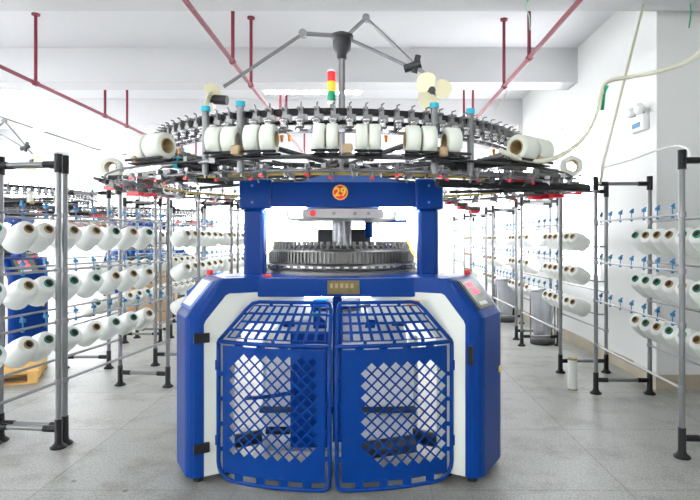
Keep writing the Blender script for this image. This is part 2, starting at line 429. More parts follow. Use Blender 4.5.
# table: front beam, ring table
tb = MB()
tb.bx(-.535, .535, -.66, -.56, 1.095, 1.215)
tb.build('table_beam', 'blue', mach, bevel=.006)
for s in (-1, 1): MB().bx(s*.62-.085, s*.62+.085, -.64, -.2, 1.10, 1.222).build('pillar_base_block', 'blue', mach, bevel=.006)
tt = MB().lathe([(.30, 1.13), (.66, 1.13), (.66, 1.218), (.30, 1.218), (.30, 1.13)], 48, sharp=True)
tt.build('table_ring', 'blue', mach)
np_ = MB().box((.045, -.664, 1.155), (.20, .008, .085)).build('nameplate', 'plate', mach, bevel=.002)
sy = MB()
for i in range(5): sy.box((-.03+i*.032, -.6695, 1.165), (.018, .003, .028))
sy.build('nameplate_lettering', 'beige', np_)
o = MB().box((-.44, -.6, 1.224), (.05, .04, .014)).build('table_clip', 'red', mach)
# thread bobbin-like red buttons on the table corners
for s in (-1, 1): MB().rod((s*.86, -.42, 1.22), (s*.86, -.42, 1.25), .02, 12).build('push_button', 'red', mach)

# centre leg/post below the table, behind the doors
MB().bx(-.03, .03, -.56, -.50, .15, 1.10).build('centre_post', 'blue', mach, bevel=.004)
ba = MB()
for d in (60, 180, 300):
    p = polar(1.0, d, .10); q = polar(.0, d, .10)
    ba.rod(p, q, .05, 10)
ba.build('base_spider', 'dark', mach)
MB().bx(-.09, .09, .80, 1.0, .03, 1.2).build('rear_leg', 'blue', mach, bevel=.02)

# knitting head
h = MB()
h.lathe([(.52, 1.218), (.56, 1.218), (.56, 1.24), (.545, 1.25), (.555, 1.262), (.555, 1.28), (.535, 1.29), (.525, 1.295), (.525, 1.372), (.50, 1.385), (.47, 1.39), (.47, 1.395), (.2, 1.395)], 72, sharp=True)
h.build('cam_box_ring', 'cast', mach)
r_ = MB()
for i in range(120):
    d = 3*i; p = polar(.530, d, 1.333); r_.box(p, (.012, .012, .072), math.radians(d))
r_.build('cam_segments', 'cast', mach)
r_ = MB()
for i in range(60):
    d = 6*i; p = polar(.556, d, 1.272); r_.box(p, (.03, .01, .012), math.radians(d))
r_.build('bolt_row', 'chrome', mach)
yk = MB()
for i in range(72):
    d = 5*i+2.5
    p = polar(.50, d, 1.385); q = polar(.485, d, 1.425)
    yk.rod(p, q, .009, 6); yk.box(polar(.492, d, 1.428), (.022, .016, .022), math.radians(d))
yk.build('yarn_carrier_ring', 'cast', mach)
MB().lathe([(.44, 1.385), (.47, 1.39), (.47, 1.41), (.44, 1.415), (.44, 1.385)], 64, sharp=True).build('cylinder_rim', 'dark', mach)
# dial housing hung under the crown, inner column, lit white
MB().lathe([(.0, 1.655), (.42, 1.655), (.40, 1.60), (.30, 1.585), (.0, 1.585)], 48, sharp=True).build('dial_housing', 'white_panel', mach)
cp = MB().box((.03, -.43, 1.627), (.54, .012, .062)).build('dial_label_panel', 'panel_grey', mach, bevel=.004)
for (x, m) in ((-.17, 'red'), (-.03, 'steel'), (.11, 'steel'), (.2, 'steel')):
    MB().rod((x, -.437, 1.627), (x, -.44, 1.627), .02 if m == 'red' else .012, 16).build('gauge_mark', m, cp)
MB().rod((0, 0, 1.36), (0, 0, 1.62), .07, 24).build('dial_shaft', 'steel', mach)
for s in (-1, 1): MB().box((s*.135, .36, 1.46), (.16, .04, .16)).build('inspection_window', 'dark', mach, bevel=.004)
MB().bx(-.055, .055, .40, .5, 1.2, 1.66).build('rear_column', 'white_panel', mach, bevel=.01)

# pillars and crown
for s in (-1, 1):
    c = polar(.71, 60*s, 0); c.x = -.57 if s < 0 else .60
    g = MB(); g.bx(c.x-.068, c.x+.068, c.y-.07, c.y+.07, 1.2, 1.66)
    g.build('pillar', 'blue', mach, bevel=.022)
    g = MB(); g.bx(c.x-.088, c.x+.095+(.03 if s < 0 else 0), c.y-.10, c.y+.10, 1.655, 1.855)
    g.build('pillar_cap', 'blue', mach, bevel=.012)
    for z in (1.70, 1.81): MB().rod((c.x, c.y-.10, z), (c.x, c.y-.106, z), .009, 10).build('cap_bolt', 'blue_light', mach)
MB().bx(-.52, .52, -.43, -.32, 1.668, 1.838).build('crown_beam', 'blue', mach, bevel=.008)
fnx = lambda a, b, d: (a, -.30+d, b)
MB().prism([(-.28, 1.838), (.42, 1.838), (.22, 1.895), (-.10, 1.895)], fnx, -.08, .35).build('crown_top', 'blue_light', mach, bevel=.01)
MB().lathe([(.0, 1.67), (.30, 1.67), (.30, 1.83), (.0, 1.83)], 36, sharp=True, c=(0, .1, 0)).build('crown_hub', 'blue', mach)
MB().bx(-.08, .08, .1, .85, 1.70, 1.82).build('rear_crown_arm', 'blue', mach, bevel=.01)
# 29 badge
bd = MB().rod((.012, -.43, 1.767), (.012, -.437, 1.767), .052, 32).build('number_badge', 'red', mach)
MB().lathe([(.044, 0), (.044, .003), (.050, .003), (.050, 0)], 32, (.012, -.437, 1.767), (0, -1, 0), sharp=True).build('badge_rim', 'yellow', bd)
cu = bpy.data.curves.new('t29', 'FONT'); cu.body = '29'; cu.size = .078; cu.align_x = 'CENTER'; cu.align_y = 'CENTER'; cu.extrude = .0015; cu.offset = .0018
tmp = bpy.data.objects.new('tmp29', cu); C.objects.link(tmp)
bpy.context.view_layer.update()
me = bpy.data.meshes.new_from_object(tmp.evaluated_get(bpy.context.evaluated_depsgraph_get()))
bpy.data.objects.remove(tmp)
me.materials.clear(); me.materials.append(M['yellow'])
t29 = bpy.data.objects.new('badge_number', me); C.objects.link(t29); t29.parent = bd
t29.location = (.012, -.4395, 1.767); t29.rotation_euler = (PI/2, 0, 0)
# LED lamps under the crown
for x0, x1 in ((-.49, -.22), (.27, .50)):
    MB().box(((x0+x1)/2, -.39, 1.66), (x1-x0, .06, .03)).build('work_light', 'led', mach)

MB().bx(-.35, .35, -.50, -.46, 1.075, 1.095).build('added_cage_fill', 'led', mach)  # invented strip, added to brighten the fabric inside the cage
# yellow-tipped yarn tubes beside the head
for s in (-1, 1):
    MB().path([(s*.60, -.30, 1.24), (s*.55, -.36, 1.30), (s*.50, -.34, 1.36), (s*.47, -.25, 1.45)], .006, 6).build('air_tube', 'yellow', mach)
# blue bracket at right inside
MB().path([(.20, .1, 1.66), (.20, .12, 1.47)], .03, 8).build('air_bracket', 'blue', mach)
MB().path([(.2, .1, 1.59), (.48, .0, 1.59)], .012, 8).build('air_line', 'blue_light', mach)

# feeder ring
FR = 1.24
MB().lathe([(FR-.012, 2.095), (FR+.012, 2.095), (FR+.012, 2.13), (FR-.012, 2.13), (FR-.012, 2.095)], 96, sharp=True).build('feeder_ring', 'black', mach)
MB().lathe([(FR-.012, 2.048), (FR+.012, 2.048), (FR+.012, 2.068), (FR-.012, 2.068), (FR-.012, 2.048)], 96, sharp=True).build('feeder_ring', 'black', mach)
MB().lathe([(FR-.012, 2.006), (FR+.008, 2.006), (FR+.008, 2.024), (FR-.012, 2.024), (FR-.012, 2.006)], 96, sharp=True).build('guide_ring', 'chrome', mach)
body_me = wheel_me = None
for i in range(96):
    d = i*3.75+1.0; 
    if body_me is None:
        b = MB()
        b.box((0, -.022, 2.088), (.024, .035, .09)); b.box((.010, -.03, 2.075), (.046, .03, .034))
        b.rod((0, -.03, 2.125), (0, -.034, 2.148), .0045, 6); b.rod((0, -.034, 2.148), (.008, -.055, 2.15), .004, 6)
        b.box((-.006, -.055, 2.118), (.010, .04, .010)); b.rod((-.012, -.04, 2.06), (-.024, -.055, 2.01), .004, 6)
        fe = b.build('yarn_feeder', 'feeder', mach)
        wb_ = MB().lathe([(.0, .012), (.016, .011), (.027, .004), (.028, -.004), (.020, -.012), (.020, -.024), (.027, -.032), (.018, -.042), (.0, -.044)], 12, (0, -.052, 2.060))
        wh = wb_.build('storage_wheel', 'chrome', fe)
        body_me, wheel_me, f0, w0 = fe.data, wh.data, fe, wh
    else:
        fe = f0.copy(); C.objects.link(fe); wh = w0.copy(); C.objects.link(wh); wh.parent = fe
    p = polar(FR, d, 0); fe.location = p; fe.rotation_euler = (0, 0, math.radians(d))
for d in (-12, -10, 11, 14, -35, 36, 52, -50, 27):
    MB().rod(polar(1.22, d, 2.0), polar(1.22, d, 1.965), .011, 8, .006).build('stop_lamp', 'orange', mach)
# ring posts with cyan caps
for d in (-31.5, -21, 25, 36, 100, 142, 180, 218, 260):
    e = MB().rod(polar(1.30, d, 1.80), polar(1.30, d, 2.145), .019, 12).build('ring_post', 'tube', mach)
    MB().rod(polar(1.30, d, 2.145), polar(1.30, d, 2.172), .025, 12).build('post_cap', 'cyan', e)
sp = MB()
for k in range(6):
    d = 30+60*k
    sp.rod(polar(.05, d, 2.0), polar(1.23, d, 2.04), .017, 8)
sp.build('ring_spoke', 'dark', mach)
sp = MB()
for k in range(8):
    d = 22.5+45*k
    sp.rod(polar(.10, d, 1.92), ell(d, 1.862, -.02), .012, 8)
sp.build('support_arm', 'dark', mach)
MB().rod((0, 0, 1.83), (0, 0, 2.06), .06, 20).build('hub_column', 'steel', mach)

# elastic yarn ring: rails
def ering(k, z, r, name, m): MB().path([ell(4*i, z, k) for i in range(90)], r, 8, True).build(name, m, mach)
ering(0, 1.868, .007, 'roller_rail', 'dark')
ering(-.10, 1.815, .010, 'clip_rail', 'steel')
ering(-.36, 1.83, .009, 'inner_guide_rail', 'gold')
ering(-.33, 1.93, .008, 'yarn_rail', 'steel')
g0 = None
for i in range(84):                                   # stop-motion guides with red flags
    d = i*360/84
    if g0 is None:
        b = MB(); b.box((0, 0, 1.80), (.012, .05, .03)); b.rod((0, -.03, 1.80), (0, -.05, 1.84), .005, 6); b.rod((0, .02, 1.80), (0, .04, 1.77), .005, 6)
        b.box((0, -.01, 1.835), (.024, .03, .02))
        g0 = b.build('yarn_guide', 'steel', mach); g = g0
        rd = MB().box((0, -.03, 1.785), (.022, .012, .014)).build('guide_flag', 'red', g0); r0 = rd
    else:
        g = g0.copy(); C.objects.link(g)
        if i % 3 != 1:
            r = r0.copy(); C.objects.link(r); r.parent = g
    p = ell(d, 0, -.08 if i % 2 else -.2); g.location = p; g.rotation_euler = (0, 0, math.radians(d)+random.uniform(-.2, .2))
b = None
for i in range(60):                                   # inner row of small chrome eyelets over the crown
    d = i*6
    if b is None:
        mb = MB(); mb.rod((0, 0, 1.82), (0, 0, 1.895), .007, 6); mb.box((0, -.01, 1.87), (.03, .03, .022)); mb.rod((0, -.03, 1.85), (0, -.03, 1.81), .009, 8)
        b = mb.build('thread_eyelet', 'chrome', mach); o = b
    else:
        o = b.copy(); C.objects.link(o)
    o.location = ell(d, 0, -.36); o.rotation_euler = (0, 0, math.radians(d))

# long black arms with red clamps at the sides
def loc_(v): return Vector((v.x-MX, v.y-MY, v.z))
def arm(p, q, r=.02, m='black', name='side_arm'):
    return MB().rod(p, q, r, 10).build(name, m, mach)
arm(loc_(P(437, 183, 3.0)), loc_(P(588, 188, 3.5)), .024)
arm(loc_(P(232, 183, 3.1)), loc_(P(150, 176, 3.3)), .016)
arm(loc_(P(177, 163, 3.05)), loc_(P(218, 169, 2.95)), .030)
arm(loc_(P(250, 179, 3.1)), loc_(P(112, 182, 3.6)), .012, 'cast')
arm(loc_(P(452, 166, 3.0)), loc_(P(505, 162, 3.2)), .026)
arm(loc_(P(420, 172, 3.0)), loc_(P(570, 176, 3.6)), .010, 'cast')
arm(loc_(P(450, 192, 3.3)), loc_(P(560, 190, 3.6)), .010, 'dark')
for (px, py, D, w_, r_) in ((139, 180, 3.45, .13, 1), (160, 178, 3.3, .13, 1), (113, 188, 3.7, .10, 1), (136, 194, 3.7, .10, 1), (150, 195, 3.8, .09, 1), (170, 197, 4.6, .07, 1), (181, 197, 4.7, .07, 1), (214, 200, 5.0, .06, 1), (228, 200, 5.0, .06, 1),
        (524, 180, 3.3, .12, 1), (541, 183, 3.4, .12, 1), (555, 186, 3.5, .10, 1), (571, 193, 3.75, .13, 1), (535, 198, 3.9, .09, 1), (546, 197, 3.9, .09, 1), (556, 196, 3.8, .09, 1), (462, 208, 5.1, .08, 1), (474, 212, 5.0, .09, 1), (449, 203, 5.1, .07, 1), (170, 169, 3.2, .1, 0), (515, 172, 3.2, .12, 0), (548, 176, 3.5, .12, 0)):
    p = loc_(P(px, py, D)); sg = -1 if px < 340 else 1
    m = MB().box(p+Vector((0, .05, .035)), (w_*1.5, .06, .035), sg*.5).build('clamp_block', 'cast', mach, bevel=.004)
    if r_: MB().box(p+Vector((0, -.01, 0)), (w_, .05, .026), sg*.35).build('clamp_handle', 'red', m)
for i in range(70):                                   # small levers and yarn guides between the rails at both sides
    sg = -1 if i % 2 else 1
    d = sg*random.uniform(30, 85) if i < 46 else random.uniform(-30, 30)
    z = random.uniform(1.77, 1.85) if i < 46 else random.uniform(1.83, 1.89)
    p = ell(d, z, random.uniform(-.3, .04)); q = p + Vector((random.uniform(-.11, .11), random.uniform(-.1, .1), random.uniform(-.02, .02)))
    MB().rod(p, q, random.uniform(.005, .011), 6).box(p, (.03, .03, .025), d).build('guide_lever', random.choice(['cast', 'dark', 'steel', 'chrome']), mach)

# centre blue-capped motor lines under ring (cyan end cap of the left arm)
MB().rod(loc_(P(176.5, 163, 3.055)), loc_(P(181, 163.5, 3.04)), .034, 14).build('arm_cap', 'cyan', mach)

# fan pole
MB().rod((0, 0, 2.05), (0, 0, 2.92), .024, 16).build('fan_pole', 'steel', mach)
hd = MB().lathe([(.0, 2.80), (.035, 2.80), (.04, 2.84), (.065, 2.87), (.07, 2.93), (.065, 2.95), (.085, 2.955), (.085, 2.975), (.03, 3.0), (.0, 3.0)], 24)
hd.build('fan_motor_head', 'dark', mach)
fr = MB(); fr.rod((-.05, 0, 2.975), (-.29, 0, 2.99), .016, 10); fr.rod((-.29, 0, 2.99), (-.86, -.08, 2.57), .013, 10)
fr.rod((-.29, -.025, 2.99), (-.29, .025, 2.99), .03, 12); fr.build('fan_arm', 'tube', mach)
fr = MB(); fr.rod((.04, 0, 2.975), (.18, -.01, 3.10), .016, 10); fr.rod((.18, -.01, 3.10), (.63, -.12, 2.63), .013, 10)
fr.rod((.05, 0, 2.95), (.50, -.09, 2.71), .013, 10); fr.rod((.18, -.035, 3.10), (.18, .015, 3.10), .028, 12)
fr.build('fan_arm', 'steel', mach)
gb = MB(); gb.rod((.46, -.085, 2.70), (.58, -.11, 2.73), .03, 12); gb.rod((.53, -.1, 2.66), (.56, -.11, 2.79), .022, 12)
gb.build('fan_gearbox', 'dark', mach)
def blade(ang, R=.15, w=.075):
    pts = []
    n = 20
    for i in range(n):
        t = 2*PI*i/n; x = w*math.sin(t)*(1+.25*math.cos(t)); y = .02+R*.5*(1-math.cos(t))*1.0
        ca, sa = math.cos(ang), math.sin(ang)
        pts.append((x*ca - y*sa, x*sa + y*ca, .03*x/w))
    return pts
def fan(c, axis, R, name='fan'):
    e = empty(name, c); e.parent = mach
    q = Vector((0, 0, 1)).rotation_difference(Vector(axis)); e.rotation_mode = 'QUATERNION'; e.rotation_quaternion = q
    MB().rod((0, 0, -.12), (0, 0, -.02), .035, 16).build('fan_motor', 'dark', e)
    for k in range(3):
        pts = blade(k*2*PI/3 + .5, R)
        MB().add(pts, [tuple(range(len(pts)))]).build('fan_blade', 'cream', e, solid=.004)
    MB().rod((0, 0, -.02), (0, 0, .02), .026, 16).build('fan_hub', 'dark', e)
fan((.655, -.16, 2.52), (-.15, -1, -.05), .125)
fan((-.96, -.04, 2.49), (-.98, .12, .1), .10)
# signal tower
st = MB().rod((-.075, -.04, 1.9), (-.075, -.04, 2.45), .012, 10).build('signal_pole', 'tube', mach)
for (z0, z1, m, nm_) in ((2.45, 2.475, 'fixture', 'signal_base'), (2.475, 2.545, 's_grn', 'signal_lens'), (2.545, 2.62, 's_yel', 'signal_lens'), (2.62, 2.69, 's_red', 'signal_lens'), (2.69, 2.705, 'fixture', 'signal_cap')):
    o = MB().lathe([(0, z0), (.029, z0), (.031, z0+.004), (.031, z1-.004), (.029, z1), (0, z1)], 20, (-.075, -.04, 0)).build(nm_, m, mach)
    if nm_ == 'signal_lens': o['label'] = {'s_grn': 'green lens', 's_yel': 'orange lens', 's_red': 'red lens'}[m]

# ---- cage doors
XE, YE, YC = .70, -.786, -.95
def door(sgn):
    e = empty('cage_door'); e.parent = mach
    xa, xb = .012, XE                       # from the middle split to the hinge edge
    def cur(s, z):                          # s 0..1 along the width
        x = xa + (xb-xa)*s
        return Vector((sgn*x, YC + (YE-YC)*(x/XE)**2.2, z))
    ZB, ZT = .022, .842
    # outer tube frame with rounded lower corners
    pts = []
    def bott(s): return ZB+0.0
    rc = .10
    pts.append(cur(.012, ZT))
    for z in (.6, .3, ZB+rc): pts.append(cur(.012, z))
    for k in range(1, 5):
        a = k/4*PI/2; pts.append(cur(.012+.05*(1-math.cos(a))*1.2, ZB+.04*(1-math.sin(a)) + 0.0))
    for k in range(1, 12): pts.append(cur(.08+.77*k/12, ZB))
    for k in range(0, 6):
        a = k/5*PI/2; pts.append(cur(1-.14*(1-math.sin(a)), ZB+rc*(1-math.cos(a))))
    for z in (.3, .5, .7, ZT): pts.append(cur(1, z))
    MB().path(pts, .0125, 8).build('frame', 'blue', e)
    MB().path([cur(k/14, ZT) for k in range(15)], .0125, 8).build('bend_bar', 'blue', e)
    # sloping upper grille
    top = lambda s, w: (lambda p, q: p.lerp(q, w))(cur(s, ZT), Vector((sgn*(.015+(.50-.015)*s), -.80+.05*s*s, 1.075)))
    pts = [top(.012, 0)] + [top(.012, w) for w in (.3, .6, .85)] + [top(.03, .97)] + [top(k/12, 1) for k in range(1, 12)] + [top(.985, .96)] + [top(1, w) for w in (.8, .5, .2, 0)]
    MB().path(pts, .0115, 8).build('frame', 'blue', e)
    g = MB(); nc, nr = 10, 4
    for i in range(nc):
        for j in range(nr):
            s0, s1 = .05+.9*i/nc, .05+.9*(i+1)/nc; w0, w1 = .10+.82*j/nr, .10+.82*(j+1)/nr
            ds, dw = (s1-s0)*.16, (w1-w0)*.13
            O = [top(s0, w0), top(s1, w0), top(s1, w1), top(s0, w1)]
            solid = sgn > 0 and i in (0, ) 
            I = [top(s0+ds, w0+dw), top(s1-ds, w0+dw), top(s1-ds, w1-dw), top(s0+ds, w1-dw)]
            g.add(O+I, [(0, 1, 5, 4), (1, 2, 6, 5), (2, 3, 7, 6), (3, 0, 4, 7)])
    g.build('upper_grille', 'blue', e, solid=.004, weld=True)
    class Tabs:
        def box(self, c, size): MB().box(c, size).build('plate_tab', 'blue', e)
    tabs = Tabs()
    for s in (.25, .5, .75):
        for w in (0.05, .96): tabs.box(top(s, w), (.02, .006, .035))
    for w in (.3, .7): tabs.box(top(.03, w), (.03, .006, .015)); tabs.box(top(.975, w), (.03, .006, .015))
    # perforated main plate: diamonds tiling of half-pitch p
    sw = (xb-xa); s_lo, s_hi = .05, .955
    z_lo, z_hi = .065, .822
    nx = 18; pw = (s_hi-s_lo)/nx; nz = 22; pz = (z_hi-z_lo)/nz     # half pitches
    pl = MB()
    def Q(i, j): return cur(s_lo+pw*i, z_lo+pz*j)
    if sgn < 0: ilo, ihi, jlo, jhi = 2, 16, 4, 20
    else: ilo, ihi, jlo, jhi = 4, 17, 3, 19
    hf = .80
    for i in range(0, nx+1):
        for j in range(0, nz+1):
            if (i+j) % 2: continue
            corners = [(i+1, j), (i, j+1), (i-1, j), (i, j-1)]
            inside = [(a, b) for a, b in corners if 0 <= a <= nx and 0 <= b <= nz]
            if len(inside) < 4:
                poly = []
                for a, b in corners:
                    if 0 <= a <= nx and 0 <= b <= nz: poly.append((a, b))
                    else: poly.append((i, j))
                # dedupe
                pp = []
                for q in poly:
                    if q not in pp: pp.append(q)
                if len(pp) >= 3: pl.add([Q(*q) for q in pp], [tuple(range(len(pp)))])
                continue
            hole = ilo <= i <= ihi and jlo <= j <= jhi
            # clipped corners of the perforated field
            if hole and ((i-ilo)+(j-jlo) < 2 or (ihi-i)+(jhi-j) < 2): hole = False
            V = [Q(*q) for q in corners]
            if not hole: pl.add(V, [(0, 1, 2, 3)]); continue
            I = [Q(i+(a-i)*hf, j+(b-j)*hf) for a, b in corners]
            pl.add(V+I, [(0, 1, 5, 4), (1, 2, 6, 5), (2, 3, 7, 6), (3, 0, 4, 7)])
    pl.build('perforated_plate', 'blue', e, solid=.004, weld=True)
    for s in (.2, .4, .6, .8):
        p = cur(s, .835); tabs.box(p, (.05, .006, .03)); p = cur(s, .05); tabs.box(p, (.05, .006, .05))
    for z in (.2, .35, .5, .65): 
        tabs.box(cur(.975, z), (.04, .006, .025)); tabs.box(cur(.03, z), (.04, .006, .025))
    for z in (.25, .7): MB().rod(cur(1.018, z-.03), cur(1.018, z+.03), .014, 10).build('hinge_pin', 'blue', e)
    return e
door(-1); door(1)

# ---- inside of the cage: take-down unit with fabric
for s in (-1, 1): MB().bx(s*.53-.015, s*.53+.015, -.25, .3, .05, .78).build('takedown_side_plate', 'white_panel', mach, bevel=.01)
MB().rod((-.51, -.50, .34), (.51, -.50, .34), .02, 20).build('takedown_roller', 'dark', mach)
MB().rod((-.51, -.38, .34), (.51, -.38, .34), .03, 20).build('takedown_roller', 'chrome', mach)
ff = MB().lathe([(0, -.49), (.06, -.49), (.125, -.485), (.13, 0), (.125, .485), (.06, .49), (0, .49)], 32, (0, -.42, .175), (1, 0, 0))
ff.build('fabric_roll', 'cloth', mach)
MB().lathe([(.0, 1.12), (.40, 1.12), (.42, 1.08), (.42, 1.0), (.36, .985), (.0, .985)], 48, sharp=True).build('gear_drum', 'dark', mach)
for (x, r_) in ((-.33, .35), (-.12, .1), (.2, -.1), (.40, -.35)): MB().box((x, -.50+abs(x)*.35, .965), (.09, .03, .20), r_).build('drum_bracket', 'blue', mach, bevel=.006)
# tubular fabric falling from the head to the rollers, spreading flat
fb = MB(); vs = []; n = 36
for k, (z, a, b) in enumerate(((.98, .40, .34), (.92, .42, .29), (.80, .46, .20), (.60, .49, .10), (.35, .50, .02))):
    for i in range(n):
        t = 2*PI*i/n; vs.append((a*math.cos(t)*(1+.01*math.sin(9*t)), -.16-.28*(.98-z)/.62+b*math.sin(t), z))
fs = [(k*n+i, k*n+(i+1) % n, (k+1)*n+(i+1) % n, (k+1)*n+i) for k in range(4) for i in range(n)]
fb.add(vs, fs, True); fb.build('fabric_tube', 'cloth', mach)
MB().rod((-.45, -.60, .24), (-.30, -.60, .24), .024, 14).build('spreader_bar', 'black', mach)
MB().path([(-.60, -.52, .42), (-.45, -.55, .44), (-.28, -.60, .48)], .013, 8).build('spreader_hoop', 'blue', mach)
MB().bx(-.30, -.05, -.58, -.56, .12, .86).build('gear_cover', 'blue', mach, bevel=.01)
MB().rod((.08, -.60, .10), (.50, -.60, .16), .055, 18).build('drive_motor', 'dark', mach)
MB().path([(-.5, 0, 1.1), (-.33, -.3, 1.02), (-.1, -.5, 1.0), (.2, -.5, 1.02), (.45, -.3, 1.06)], .012, 6).build('cable_loop', 'black', mach)
MB().rod((-.16, -.45, .96), (-.12, -.45, .96), .03, 12).build('cable_plug', 's_grn', mach)

# spandex spools with unrolling drives
def phi_for(px, lo=-80, hi=80):
    g = lambda d: 370+F*(MX+EA*math.sin(math.radians(d)))/(MY-EB*math.cos(math.radians(d)))
    ds = [lo+(hi-lo)*i/1600 for i in range(1601)]
    ds = [d for d in ds if abs(d) < 73]
    return min(ds, key=lambda d: abs(g(d)-px))
SR = .073
def make_spool():
    b = MB().lathe([(.042, -.033), (.066, -.033), (SR, -.029), (SR+.0005, 0), (SR, .029), (.066, .033), (.042, .033)], 28)
    o = b.build('elastic_yarn_spool', 'elastic')
    MB().lathe([(.037, -.036), (.042, -.036), (.042, .036), (.037, .036), (.037, -.036)], 24, sharp=True).build('spool_core', 'core_brown', o)
    return o
sp0 = make_spool(); used = False
units = [((319.5, 333.2), 'centre pair below the signal tower', .062, .0), ((361.2, 374.8), 'centre pair right of the fan pole', .062, .0),
         ((253.5, 269), 'pair above the left pillar', .080, .45), ((216, 232), 'pair by the left cyan capped post', .080, .45),
         ((412, 428.5), 'pair above the right pillar', .080, .45),
         ((138, 163), 'pair at the left end of the ring', .13, .8), ((518, 543), 'pair beside the cream hose', .135, 1.1)]
ends = [(-83, 'single, end-on at the far left of the ring'), (79, 'single, end-on at the far right of the ring')]
ZS = 1.965
def axis_at(d, mix=1.0):
    a = math.radians(d); t = Vector((EA*math.cos(a), EB*math.sin(a), 0)).normalized()
    return Vector((t.x, t.y*mix, 0)).normalized()
def put_spool(p, tang, label, wide=1.0, base=(MX, MY)):
    global used
    o = sp0 if not used else copy_tree(sp0)
    used = True
    o.rotation_mode = 'QUATERNION'; o.rotation_quaternion = Vector((0, 0, 1)).rotation_difference(tang)
    o.scale = (1, 1, wide); o.location = (base[0]+p.x, base[1]+p.y, p.z)
    return tag(o, label, 'yarn spool', 'elastic yarn spools on the machine ring')
def unroller(p, tang, half):
    nor = Vector((tang.y, -tang.x, 0))
    e = empty('unrolling_drive', (p.x, p.y, 0)); e.parent = mach
    for s in (-1, 1):
        c = nor*(s*.050) + Vector((0, 0, ZS-.070))
        MB().rod(c-tang*half, c+tang*half, .007, 12).build('drive_roller', 'black', e)
    MB().box(Vector((0, 0, 1.879)), (2*half, .07, .006), math.atan2(tang.y, tang.x)).build('drive_tray', 'black', e)
for (pxs, txt, wid, mix) in units:
    d = phi_for(sum(pxs)/2); t = axis_at(d, mix if mix else .3); p = ell(d, ZS)
    for k in (-1, 1): put_spool(p+t*(k*(wid+.004)/2), t, 'white elastic spool, %s one of the %s' % ('left' if k < 0 else 'right', txt), wid/.072)
    unroller(p, t, wid+.008)
d = phi_for(451.5); t = axis_at(d, .6); p = ell(d, ZS); put_spool(p, t, 'lone white elastic spool just left of the right cyan capped post', 1.15); unroller(p, t, .09)
for d, tx in ends:
    t = axis_at(d); p = ell(d, ZS); put_spool(p, t, 'white elastic spool, '+tx, 1.2); unroller(p, t, .06)
# beige drive motors between spool pairs
for px in (347.5, 240.5, 439, 143, 532):
    d = phi_for(px) ; p = ell(d, 1.905, .03)
    MB().box(p, (.052, .06, .05), math.radians(d)).build('drive_motor_box', 'beige', mach, bevel=.01)

# ------------------------------------------------------------------ further machines beyond the left racks
def machine_copy(loc, rz, label):
    c = copy_tree(mach); c.location = loc; c.rotation_euler = (0, 0, rz); c['label'] = label
    return c
machine_copy((-5.25, 7.5, 0), 0, 'blue knitting machine partly hidden behind the left racks, nearest the left edge')
machine_copy((-5.3, 12.4, 0), PI, 'blue knitting machine farthest down the left side of the room')
for d in (-55, -43, -20, -8, 8, 20, 43, 55):
    put_spool(ell(d, ZS), axis_at(d), 'small distant white spool on the ring of the machine behind the left racks', 1.0, (-5.25, 7.5))['group'] = 'elastic spools on the machine behind the left racks'

# ------------------------------------------------------------------ yarn racks
RL, RW, RH = 1.50, .50, 2.05
RZ = (.46, .88, 1.24, 1.62)
def make_rack():
    e = empty('yarn_rack')
    for (x, y) in ((0, 0), (RW, 0), (0, RL), (RW, RL)):
        p = MB().rod((x, y, .16), (x, y, RH-.05), .0195, 14).build('post', 'tube', e)
        ft = MB().lathe([(.0, 0), (.052, 0), (.055, .008), (.045, .018), (.03, .03), (.025, .05), (.0245, .20), (.0, .20)], 18, (x, y, 0)).build('foot', 'black', p)
        cb = MB().rod((x, y, RH-.13), (x, y, RH), .027, 14)
        cb.build('top_joint', 'black', p)
        for z in RZ: MB().rod((x, y, z-.018), (x, y, z+.018), .026, 12).build('rail_clamp', 'steel', p)
    for y in (0, RL):
        for z in (RH-.07, .13):
            c = MB().rod((.0, y, z), (RW, y, z), .017, 10).build('cross_bar', 'tube', e)
            j = MB()
            for x0, x1 in ((.02, .11), (RW-.11, RW-.02)): j.rod((x0, y, z), (x1, y, z), .022, 10)
            j.build('bar_joint', 'black', c)
    for x in (0, RW):
        for z in RZ:
            MB().rod((x, 0, z), (x, RL, z), .0085 if z > .5 else .011, 8).build('rail', 'tube', e)
    return e
def clip_mesh(e, y, z, side):
    s = MB()
    s.rod((0, y, z), (0, y, z+.05), .004, 6)
    s.box((0, y, z+.055), (.022, .03, .022)); s.rod((-.012, y-.012, z+.06), (.02, y+.012, z+.078), .008, 6)
    s.rod((0, y, z-.02), (0, y, z+.0), .01, 6)
    return s
rack0 = make_rack()
clip0 = clip_mesh(rack0, 0, 0, 1).build('yarn_tensioner', 'clip', rack0)
NCOL = 6
first = True
for k in range(NCOL+1):
    for z in RZ[1:]:
        c = clip0 if first else clip0.copy()
        if not first: C.objects.link(c)
        first = False
        c.location = (0, .12+k*.21, z)
def mirror_tree(src, parent=None, seen=None):
    c = src.copy(); C.objects.link(c)
    if parent: c.parent = parent
    if src.data:
        if src.data.name not in seen:
            d = src.data.copy()
            for v in d.vertices: v.co.x *= -1
            d.flip_normals(); seen[src.data.name] = d
        c.data = seen[src.data.name]
    c.location = (-src.location.x, src.location.y, src.location.z)
    for ch in list(src.children): mirror_tree(ch, c, seen)
    return c
